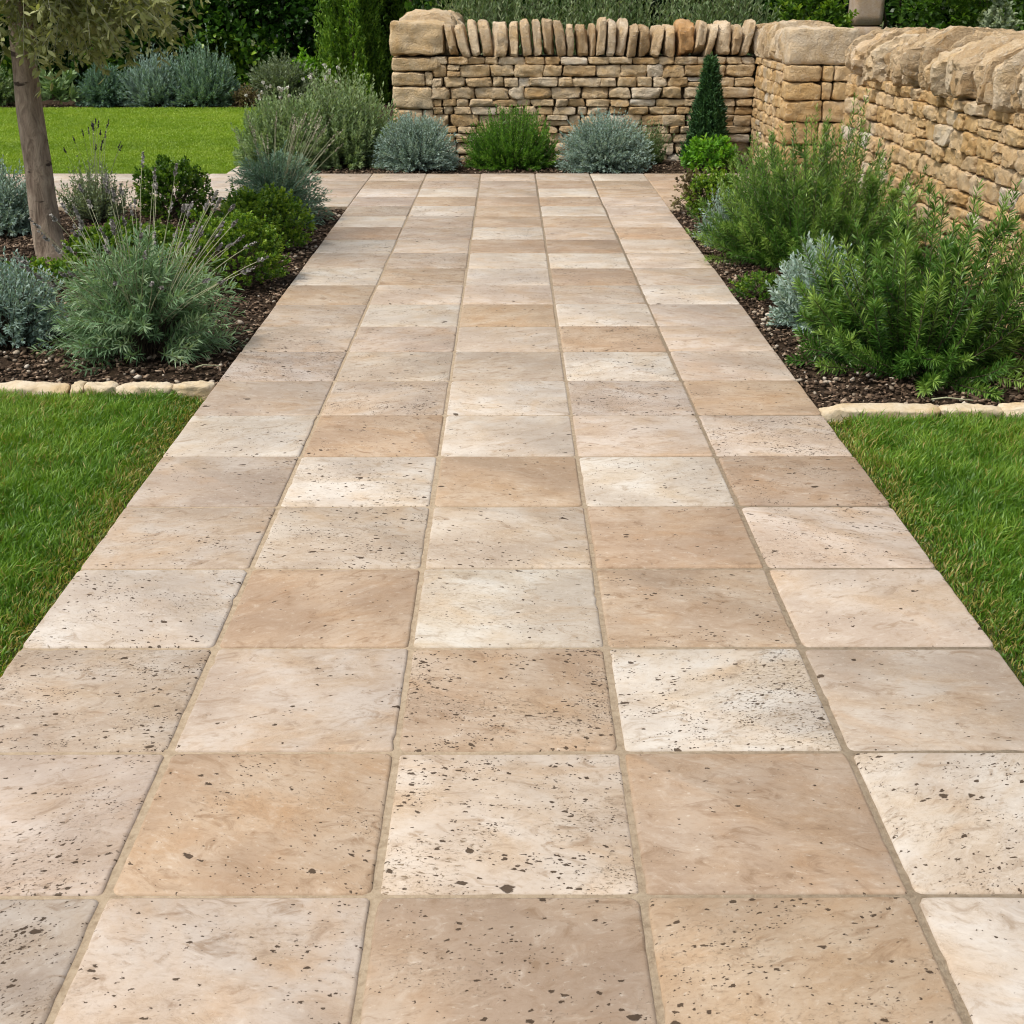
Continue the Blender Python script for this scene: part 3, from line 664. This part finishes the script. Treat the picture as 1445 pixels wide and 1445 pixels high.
def leaf_ball(name, label, cat, x, y, rx, ry, h, m, n=5000, L=.018, W=.010, group=None, lump=.16, z0=-.03, zc=.42, vb=.5, shell=.35, cl=14, up=.4, freq=3.2):
    """dense small-leaved bush: leafy twig ends all through an uneven dome"""
    t = thing(name, label, cat, (x, y, z0), group)
    nc = n // cl
    d = nrm(rng.normal(size=(nc, 3))); d[:, 2] = np.where(d[:, 2] < -.55, -d[:, 2], d[:, 2])
    lf = np.array([mn.noise(Vector(q * freq + x * 5)) + .5 * mn.noise(Vector(q * freq * 2.3 + y)) for q in d])
    rr = (1 + lump * lf) * (1 - shell * rng.uniform(0, 1, nc) ** 2.2)
    sc = np.array([rx, ry, h * (1 - zc)]); C = d * rr[:, None] * sc + np.array([0, 0, h * zc]); C[:, 2] = np.maximum(C[:, 2], .02)
    dirs = nrm(d + np.array([0, 0, up]) + rng.normal(0, .25, (nc, 3)))
    u = rng.uniform(0, 1, (nc, cl)); tw = L * 2.4
    P = C[:, None] + dirs[:, None] * ((u - .6) * tw)[..., None]
    A = nrm(np.cross(np.repeat(dirs[:, None], cl, 1), rng.normal(size=(nc, cl, 3))))
    D = A * 1. + dirs[:, None] * (.45 + .6 * u)[..., None]
    v = np.clip(vb + .28 * rng.normal(0, 1, (nc, 1)) * .8 + .12 * rng.normal(0, 1, (nc, cl)) + .25 * (u - .6), 0, 1)
    g = Geo(); leaves(g, P.reshape(-1, 3), D.reshape(-1, 3), L * rng.uniform(.7, 1.2, nc * cl), W, .14, v.ravel())
    g.build('foliage', m, t)
    k = min(90, nc); g = Geo(); B = np.column_stack([rng.normal(0, .12 * rx, k), rng.normal(0, .12 * ry, k), np.zeros(k)])
    E = C[:k] * .93; Cc, _ = bez(B, (B + E) / 2 + np.array([0, 0, .05 * h]), E, np.tile(np.linspace(0, 1, 5), (k, 1)))
    tubes(g, Cc, .004, .0012, 4, rng.uniform(0, 1, k)); g.build('stem', M['stem'], t)
    return t

# --- left bed
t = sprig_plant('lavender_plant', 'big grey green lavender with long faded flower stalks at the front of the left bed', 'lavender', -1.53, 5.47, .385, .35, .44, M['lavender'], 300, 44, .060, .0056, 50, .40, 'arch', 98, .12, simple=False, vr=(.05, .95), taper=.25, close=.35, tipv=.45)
stalks(t, 74, .24, .34, .36, .76, thmax=74, smin=.035, smax=.065, bias=(.03, .02), rad=.0016, spr=.013)
sprig_plant('silver_shrub', 'low silver leaved shrub cut by the left frame edge in front of the tree', 'shrub', -2.19, 5.72, .27, .28, .36, M['silver'], 460, 26, .032, .0075, 48, .42, 'radial', 97, .10, simple=False, vr=(0, .75))
sprig_plant('silver_shrub', 'silver shrub cut by the left frame edge behind the tree trunk', 'shrub', -3.22, 8.55, .26, .25, .40, M['silver'], 320, 24, .042, .010, 50, .4, 'radial', 95, .12)
t = sprig_plant('sage_plant', 'thin grey sage with dark seed spikes just right of the tree trunk', 'sage', -2.74, 8.98, .25, .22, .36, M['grey_sage'], 150, 26, .034, .012, 48, .2, 'upright', 75, .16)
stalks(t, 18, .14, .34, .20, .66, 'dark_spike', .03, .06, thmax=50, rad=.0012, spr=.010)
leaf_ball('box_bush', 'dark round box bush against the cross path, behind the lavender stalks', 'bush', -2.27, 9.16, .24, .23, .37, M['box'], 11500, .021, .012, vb=.40, lump=.30, zc=.40, up=.8)
leaf_ball('low_bush', 'low mid green bush between the tree trunk and the lavender', 'bush', -2.05, 7.2, .34, .30, .27, M['box'], 9500, .022, .013, vb=.52, lump=.28)
leaf_ball('box_bush', 'yellow green box bush right behind the big lavender', 'bush', -1.46, 6.90, .29, .27, .36, M['box'], 15000, .017, .010, vb=.60, lump=.34, freq=3.4, up=.7)
leaf_ball('box_bush', 'fresh green box bush near the path, in front of the blue lavender', 'bush', -1.46, 7.92, .275, .25, .345, M['box'], 14000, .018, .011, vb=.64, lump=.34, freq=3.4, up=.7)
t = sprig_plant('lavender_plant', 'round blue green lavender with straw stalks leaning over the path, at the bed corner', 'lavender', -1.52, 8.87, .345, .33, .45, M['blue_lavender'], 520, 26, .052, .008, 42, .40, 'arch', 97, .08, vr=(.1, .9))
stalks(t, 30, .24, .36, .30, .72, 'straw_spike', .08, .15, bias=(.12, -.02), thmax=52, rad=.0020, spr=.010)
leaf_ball('groundcover_plant', 'flat olive green plant at the foot of the tree trunk', 'plant', -2.42, 6.85, .28, .25, .12, M['box'], 2200, .024, .013, vb=.5, lump=.3)
sprig_plant('dry_plant', 'sparse dry brownish plant between silver shrub and lavender', 'plant', -1.98, 6.35, .16, .16, .22, M['dry'], 46, 12, .03, .010, 55, .3, 'radial', 80, .2)

# --- rear left bed
t = sprig_plant('flowering_shrub', 'tall grey green shrub with white blossom left of the back wall', 'shrub', -1.94, 11.86, .41, .38, .60, M['meadow'], 820, 30, .055, .015, 45, .3, 'upright', 93, .10, vr=(.2, .9))
stalks(t, 16, .34, .50, .26, .74, 'blossom', .015, .03, thmax=55, rad=.0014, spr=.020, part='blossom_stalk')
t = sprig_plant('flowering_shrub', 'bushy green shrub with pale blossom next to the back wall corner', 'shrub', -1.44, 12.05, .48, .38, .75, M['meadow'], 860, 30, .055, .015, 45, .3, 'upright', 93, .10, vr=(.25, 1))
stalks(t, 14, .36, .64, .24, .86, 'blossom', .015, .03, bias=(-.12, 0), thmax=50, rad=.0014, spr=.020, part='blossom_stalk')

# --- back bed in front of the wall
sprig_plant('silver_shrub', 'round silver blue shrub at the left end of the back wall', 'shrub', -.80, 11.78, .38, .34, .455, M['silver'], 900, 24, .034, .0105, 44, .42, 'radial', 97, .06, vr=(.1, .8))
sprig_plant('rosemary_bush', 'rounded bright green rosemary in the middle of the back wall', 'rosemary', .03, 11.87, .39, .35, .52, M['deep_rosemary'], 760, 26, .040, .0100, 36, .36, 'upright', 96, .07, vr=(.1, .95))
sprig_plant('silver_shrub', 'silver blue shrub right of the green rosemary by the back wall', 'shrub', .83, 11.66, .41, .35, .485, M['silver'], 950, 24, .034, .0105, 44, .42, 'radial', 97, .06, vr=(.1, .8))
sprig_plant('herb_plant', 'dull olive herb peeping out behind the right silver shrub', 'herb', 1.22, 12.12, .20, .15, .36, M['wild'], 170, 20, .036, .011, 45, .3, 'upright', 85, .12)
t = thing('conifer_tree', 'small dark cone shaped conifer by the back wall', 'tree', (1.77, 12.16, -.03))
def cone_tree(t, m, n, r, h, L, W, per=9, ribs=0, pw=1., lo=.0, up=1.5):
    z = rng.uniform(lo, 1, n) ** 1.15; ph = rng.uniform(0, 2*np.pi, n)
    rr = r * (np.clip(1 - z, 0, 1) ** pw) * (1 + .10 * rng.normal(size=n)) * (1 - .35 * rng.uniform(0, 1, n) ** 2)
    if ribs: rr = rr * (1 + .34 * np.cos(ph * ribs + 2. * np.sin(z * 3.)))
    rr = rr * (1 + .22 * np.array([mn.noise(Vector((math.cos(p) * 1.6, math.sin(p) * 1.6, q * 5.))) for p, q in zip(ph, z)])) + .012
    C = np.column_stack([rr*np.cos(ph), rr*np.sin(ph), z * h + .02]); d = nrm(np.column_stack([np.cos(ph), np.sin(ph), np.full(n, up)]) + rng.normal(0, .25, (n, 3)))
    u = rng.uniform(0, 1, (n, per)); P = C[:, None] + d[:, None] * ((u - .5) * L * 2)[..., None]
    D = d[:, None] + rng.normal(0, .45, (n, per, 3)); v = np.clip(.5 + .22 * rng.normal(size=(n, 1)) + .12 * rng.normal(size=(n, per)), 0, 1)
    g = Geo(); leaves(g, P.reshape(-1, 3), D.reshape(-1, 3), L, W, .1, v.ravel()); g.build('crown', m, t)
    g = Geo(); tubes(g, np.array([[(0, 0, -.03), (0, 0, h * .45), (.005, 0, h * .93)]]), .05 * r / .3 + .008, .006, 8); g.build('trunk', M['bark'], t)
cone_tree(t, M['conifer'], 2000, .172, .84, .046, .012, pw=.92, up=1.8)
leaf_ball('spurge_plant', 'low vivid green plant in front of the small conifer', 'plant', 1.72, 11.62, .215, .19, .26, M['bright'], 2200, .042, .017, lump=.25, vb=.5)
# --- right bed
leaf_ball('thyme_bush', 'small bronze and yellow tipped bush at the far corner of the right bed', 'bush', 1.30, 9.2, .17, .16, .29, M['dry'], 1500, .022, .012, lump=.3, vb=.6)
leaf_ball('box_bush', 'little yellow green bush squeezed beside the far rosemary', 'bush', 1.40, 9.10, .19, .17, .30, M['box'], 4600, .022, .012, lump=.25, vb=.7)
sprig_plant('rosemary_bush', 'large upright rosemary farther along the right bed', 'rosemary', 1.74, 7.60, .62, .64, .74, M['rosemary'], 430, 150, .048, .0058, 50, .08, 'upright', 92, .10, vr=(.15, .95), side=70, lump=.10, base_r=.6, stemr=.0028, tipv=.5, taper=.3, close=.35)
sprig_plant('silver_shrub', 'silver tuft half under the left side of the far rosemary', 'shrub', 1.30, 8.05, .16, .22, .32, M['silver'], 220, 22, .032, .0075, 46, .42, 'radial', 97, .1)
leaf_ball('groundcover_plant', 'low mossy green plant at the path edge below the far rosemary', 'plant', 1.29, 6.62, .14, .22, .10, M['box'], 2400, .016, .008, vb=.35, lump=.3)
sprig_plant('silver_shrub', 'bright silver shrub tucked against the near rosemary', 'shrub', 1.40, 5.94, .215, .24, .39, M['silver'], 300, 34, .036, .0085, 46, .40, 'radial', 97, .08, simple=False, vr=(.25, 1))
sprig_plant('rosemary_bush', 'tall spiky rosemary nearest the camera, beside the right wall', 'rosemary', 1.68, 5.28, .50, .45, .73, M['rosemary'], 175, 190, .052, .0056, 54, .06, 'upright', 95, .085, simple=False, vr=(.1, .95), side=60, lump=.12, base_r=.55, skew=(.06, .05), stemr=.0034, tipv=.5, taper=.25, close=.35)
for x, y, a, ln, lab in ((-1.22, 5.22, .25, .10, 'pale broken twig on the soil beside the left path edge'), (1.66, 4.74, -.15, .16, 'thin pale twig on the soil in front of the near rosemary')):
    g = Geo(); C = np.array([[(-ln/2, 0, 0), (-ln/6, .006, .008), (ln/5, -.004, .006), (ln/2, .008, .0)]]); tubes(g, C, .004, .002, 6)
    C2 = np.array([[(ln/5, -.004, .006), (ln/3, -.02, .012)]]); tubes(g, C2, .002, .001, 5)
    o = g.build('dry_twig', M['stalk'], loc=(x, y, -.012)); o.rotation_euler.z = a; tag(o, lab, 'twig', 'dry twigs on the beds')

# --- border along the dark hedge
sprig_plant('border_shrub', 'dark grey green shrub at the left frame edge of the far border', 'shrub', -6.95, 18.7, .35, .3, .50, M['wild'], 260, 20, .07, .02, 45, .4, 'radial', 95, .1)
sprig_plant('spurge_plant', 'yellow green spiky leaved plant just right of the trunk in the far border', 'plant', -6.05, 18.6, .30, .28, .46, M['meadow'], 24, 12, .20, .040, 48, .6, 'radial', 80, .1, simple=False, vr=(.1, .7))
sprig_plant('border_shrub', 'round green shrub between the spiky plant and grey lavender by the hedge', 'shrub', -5.40, 18.62, .40, .32, .52, M['blue_lavender'], 480, 20, .065, .018, 45, .4, 'radial', 95, .07, vr=(0, .45))
sprig_plant('lavender_plant', 'hazy grey blue lavender, left one of the pair by the hedge', 'lavender', -4.72, 18.65, .46, .36, .66, M['silver'], 560, 20, .075, .018, 32, .42, 'upright', 93, .12, vr=(0, .6))
sprig_plant('lavender_plant', 'hazy grey green lavender, right one of the pair by the hedge', 'lavender', -4.08, 18.65, .45, .36, .74, M['blue_lavender'], 560, 20, .075, .018, 32, .42, 'upright', 93, .13, vr=(.2, .9))
sprig_plant('dry_plant', 'low brown dry plant right of the lavender pair by the hedge', 'plant', -3.50, 18.5, .2, .18, .26, M['dry'], 90, 12, .06, .022, 55, .3, 'radial', 90, .15)
sprig_plant('border_shrub', 'rounded grey green shrub below the columnar cypresses', 'shrub', -3.05, 18.85, .50, .38, .62, M['grey_sage'], 620, 20, .07, .018, 40, .4, 'radial', 95, .08, vr=(.1, .8))
leaf_ball('border_shrub', 'small yellow leaved shrub close to the left cypress', 'shrub', -2.78, 19.05, .2, .2, .62, M['bright'], 900, .07, .03, vb=.85)
for x, y, r, lab in ((-2.14, 19.2, .36, 'left of the two bright green columnar cypresses by the hedge'), (-1.52, 19.9, .34, 'right of the two columnar cypresses, close to the wall corner')):
    t = thing('cypress_tree', lab, 'tree', (x, y, -.05), 'columnar cypresses by the hedge'); cone_tree(t, M['cypress'], 7000, r, 3.6, .055, .018, 8, 6, .30, up=3.2)

def hedge(label, x0, x1, y0, y1, h, m, n, L, W, sub=.4, vb=.45):
    t = thing('hedge', label, 'hedge', ((x0+x1)/2, (y0+y1)/2, -.05)); lx, ly = (x1-x0)/2, (y1-y0)/2
    nc = n // 8; f = rng.uniform(0, 1, nc); top = f < .12
    C = np.column_stack([rng.uniform(-lx, lx, nc), np.where(top, rng.uniform(-ly, ly, nc), -ly + sub * rng.uniform(0, 1, nc) ** 2), np.where(top, h, rng.uniform(.02, h, nc))])
    bump_ = np.array([mn.fractal(Vector((p[0] * 1.4 + x0, p[2] * 1.8, p[1])), 1., 2., 3) for p in C])
    C[:, 1] -= np.where(top, 0, bump_ * .28); C[:, 2] += np.where(top, bump_ * .2, 0)
    d = nrm(np.where(top[:, None], [[0, -.3, 1]], [[0, -1, .5]]) + rng.normal(0, .45, (nc, 3)))
    u = rng.uniform(-.5, .5, (nc, 8)); A = rng.normal(size=(nc, 8, 3)); D = d[:, None] * .9 + nrm(A) * .9
    P = C[:, None] + d[:, None] * (u * L * 2)[..., None] + nrm(A) * L * .3
    clump = np.array([mn.noise(Vector((p[0] * 1.1, p[2] * 1.3, 4.4 + x0))) for p in C])
    v = np.clip(vb + .5 * clump[:, None] + .16 * rng.normal(size=(nc, 8)), 0, 1)
    g = Geo(); leaves(g, P.reshape(-1, 3), D.reshape(-1, 3), L * rng.uniform(.7, 1.2, nc*8), W, .15, v.ravel())
    k = int((x1 - x0) * h * 150)                   # deep inside: big leaves in dark tones paint shade into the gaps
    P = np.column_stack([rng.uniform(-lx, lx, k), rng.uniform(-.1, .35, k) * ly, rng.uniform(0, h * .97, k)])
    leaves(g, P, rng.normal(size=(k, 3)) * (1, .5, 1), L * 2.2 * rng.uniform(.7, 1.2, k), W * 2.6, .1, rng.uniform(0, .4, k)); g.build('foliage', m, t)
    g = Geo(); k = int((x1 - x0) * 9); B = np.column_stack([rng.uniform(-lx, lx, k), rng.uniform(-ly*.2, ly, k), np.zeros(k)])
    E = B + np.column_stack([rng.normal(0, .25, k), rng.normal(0, .15, k), rng.uniform(.7, .98, k) * h]); Cc, _ = bez(B, (B+E)/2, E, np.tile(np.linspace(0, 1, 5), (k, 1)))
    tubes(g, Cc, .03, .01, 5, rng.uniform(0, 1, k)); g.build('stem', M['stem'], t)
    return t
hedge('tall dark glossy leaved hedge behind the far lawn', -14, -1.2, 19.9, 21.3, 2.7, M['laurel'], 72000, .11, .06)
hedge('dark hedge behind the back wall, mostly hidden by grey shrubs', -1.2, 6.5, 17.2, 18.4, 2.6, M['laurel'], 30000, .10, .055)
hedge('dense small leaved hedge behind the right wall', 4.25, 11, 15.2, 16.4, 2.4, M['box'], 52000, .06, .034, vb=.34)
for x, y, r, lab in ((-.1, 14.9, .75, 'wispy grey green shrub above the left part of the back wall'), (1.05, 15.1, .8, 'wispy grey green shrub above the middle of the back wall'), (2.2, 14.9, .75, 'wispy grey green shrub above the right part of the back wall')):
    sprig_plant('wispy_shrub', lab, 'shrub', x, y, r, .6, 1.85, M['wild'], 620, 34, .085, .017, 42, .35, 'upright', 85, .14, 'wispy shrubs behind the back wall', vr=(.1, .95), base_r=.6)
leaf_ball('bright_shrub', 'bright leafy shrub left of the stone post behind the return wall', 'shrub', 3.2, 15.0, .5, .4, 1.5, M['box'], 6500, .06, .030, vb=.45)
leaf_ball('silver_shrub', 'pale grey leaved shrub in front of the hedge behind the right wall', 'shrub', 5.1, 14.7, .26, .24, 1.42, M['grey_sage'], 2400, .06, .028, vb=.6)

# --- olive tree
TX, TY = -2.63, 7.65
t = thing('olive_tree', 'young olive tree with a slim leaning trunk in the left bed', 'tree', (TX, TY, -.04))
C = np.array([(.02, 0, 0), (.0, 0, .12), (-.012, .0, .35), (-.022, .01, .65), (-.026, .02, .95), (-.018, .02, 1.2), (-.01, .03, 1.42), (-.005, .03, 1.6)])
g = Geo(); ns = 18
th = np.linspace(0, 2*np.pi, ns, endpoint=False); rad = np.array([.104, .086, .077, .072, .068, .066, .069, .055])
kz = np.linspace(0, 1, 36); CX = np.stack([np.interp(kz, np.linspace(0, 1, 8), C[:, i]) for i in range(3)], 1); RX = np.interp(kz, np.linspace(0, 1, 8), rad)
V = []
for i in range(36):
    for a in th:
        r = RX[i] * (1 + .10 * mn.noise(Vector((math.cos(a) * 1.3, math.sin(a) * 1.3, CX[i][2] * 3))) + (.05 * math.cos(a * 3 + 1) if i < 8 else 0))
        V.append(CX[i] + np.array([math.cos(a) * r, math.sin(a) * r, 0]))
idx = np.arange(36 * ns).reshape(36, ns)
g.add(V, np.stack([idx[:-1], np.roll(idx[:-1], -1, 1), np.roll(idx[1:], -1, 1), idx[1:]], -1).reshape(-1, 4)); trunk = g.build('trunk', M['bark'], t)
g = Geo(); nb = 8; ph = np.linspace(0, 2*np.pi, nb, endpoint=False) + .3
B = np.repeat(C[-2][None], nb, 0); E = B + np.column_stack([np.cos(ph) * .6, np.sin(ph) * .6, rng.uniform(.15, .55, nb)])
CC_, _ = bez(B, B + (E - B) * .4 + np.array([0, 0, .2]), E, np.tile(np.linspace(0, 1, 7), (nb, 1))); tubes(g, CC_, .035, .012, 7); g.build('limb', M['bark'], t)
g = Geo(); gl_ = Geo(); n = 190
k = rng.integers(0, nb, n); S = CC_[k, rng.integers(2, 7, n)] + rng.normal(0, .05, (n, 3)); ph2 = ph[k] + rng.normal(0, .8, n)
ln = rng.uniform(.25, .55, n); E = S + np.column_stack([np.cos(ph2) * ln, np.sin(ph2) * ln, rng.uniform(-.55, .35, n)])
# long low shoots hanging towards the path
n2 = 78; S2 = CC_[rng.integers(0, nb, n2), 4]; S2[:] = C[-2] + np.column_stack([rng.uniform(-.2, .5, n2), rng.uniform(-.4, .4, n2), rng.uniform(.1, .5, n2)])
E2 = C[-2] + np.column_stack([np.where(rng.uniform(0, 1, n2) < .22, rng.uniform(-.6, .1, n2), rng.uniform(.1, .95, n2)), rng.uniform(-.5, .5, n2), -rng.uniform(.05, .36, n2)])
E2[:, 2] += .16 * np.clip((E2[:, 0] - .55) / .3, 0, 1)
S = np.concatenate([S, S2]); E = np.concatenate([E, E2]); n += n2; E[:, 2] = np.maximum(E[:, 2], 1.03)
Cm = (S + E) / 2 + np.array([0, 0, .14]) + rng.normal(0, .04, (n, 3))
Cc, _ = bez(S, Cm, E, np.tile(np.linspace(0, 1, 7), (n, 1))); tubes(g, Cc, .004, .0013, 4, rng.uniform(0, 1, n))
# each with side twigs
m2 = n * 3; k = np.repeat(np.arange(n), 3); tq = rng.uniform(.3, .95, (m2, 1)); P, Tn = bez(S[k], Cm[k], E[k], tq); P = P[:, 0]; Tn = Tn[:, 0]
E3 = P + (Tn * .6 + nrm(rng.normal(size=(m2, 3))) * .7) * rng.uniform(.08, .2, (m2, 1)) + np.array([0, 0, -.03])
tubes(g, np.stack([P, (P + E3) / 2 + np.array([0, 0, .01]), E3], 1), .002, .001, 3, rng.uniform(0, 1, m2)); g.build('twig', M['stalk'], t)
for (a, c, b, nl) in ((S, Cm, E, 18), (P, (P + E3) / 2, E3, 9)):
    q = len(a); tt = rng.uniform(.12, 1., (q, nl)); PP_, TT_ = bez(a, c, b, tt)
    rd = nrm(np.cross(TT_, rng.normal(size=TT_.shape))); D = TT_ * .55 + rd * .8
    v = np.clip(rng.uniform(.1, .9, (q, 1)) * .5 + .5 * rng.uniform(0, 1, (q, nl)), 0, 1)
    leaves(gl_, PP_.reshape(-1, 3), D.reshape(-1, 3),   .064 * rng.uniform(.6, 1.2, q*nl), .0205, .08, v.ravel())
gl_.build('crown', M['olive'], t)
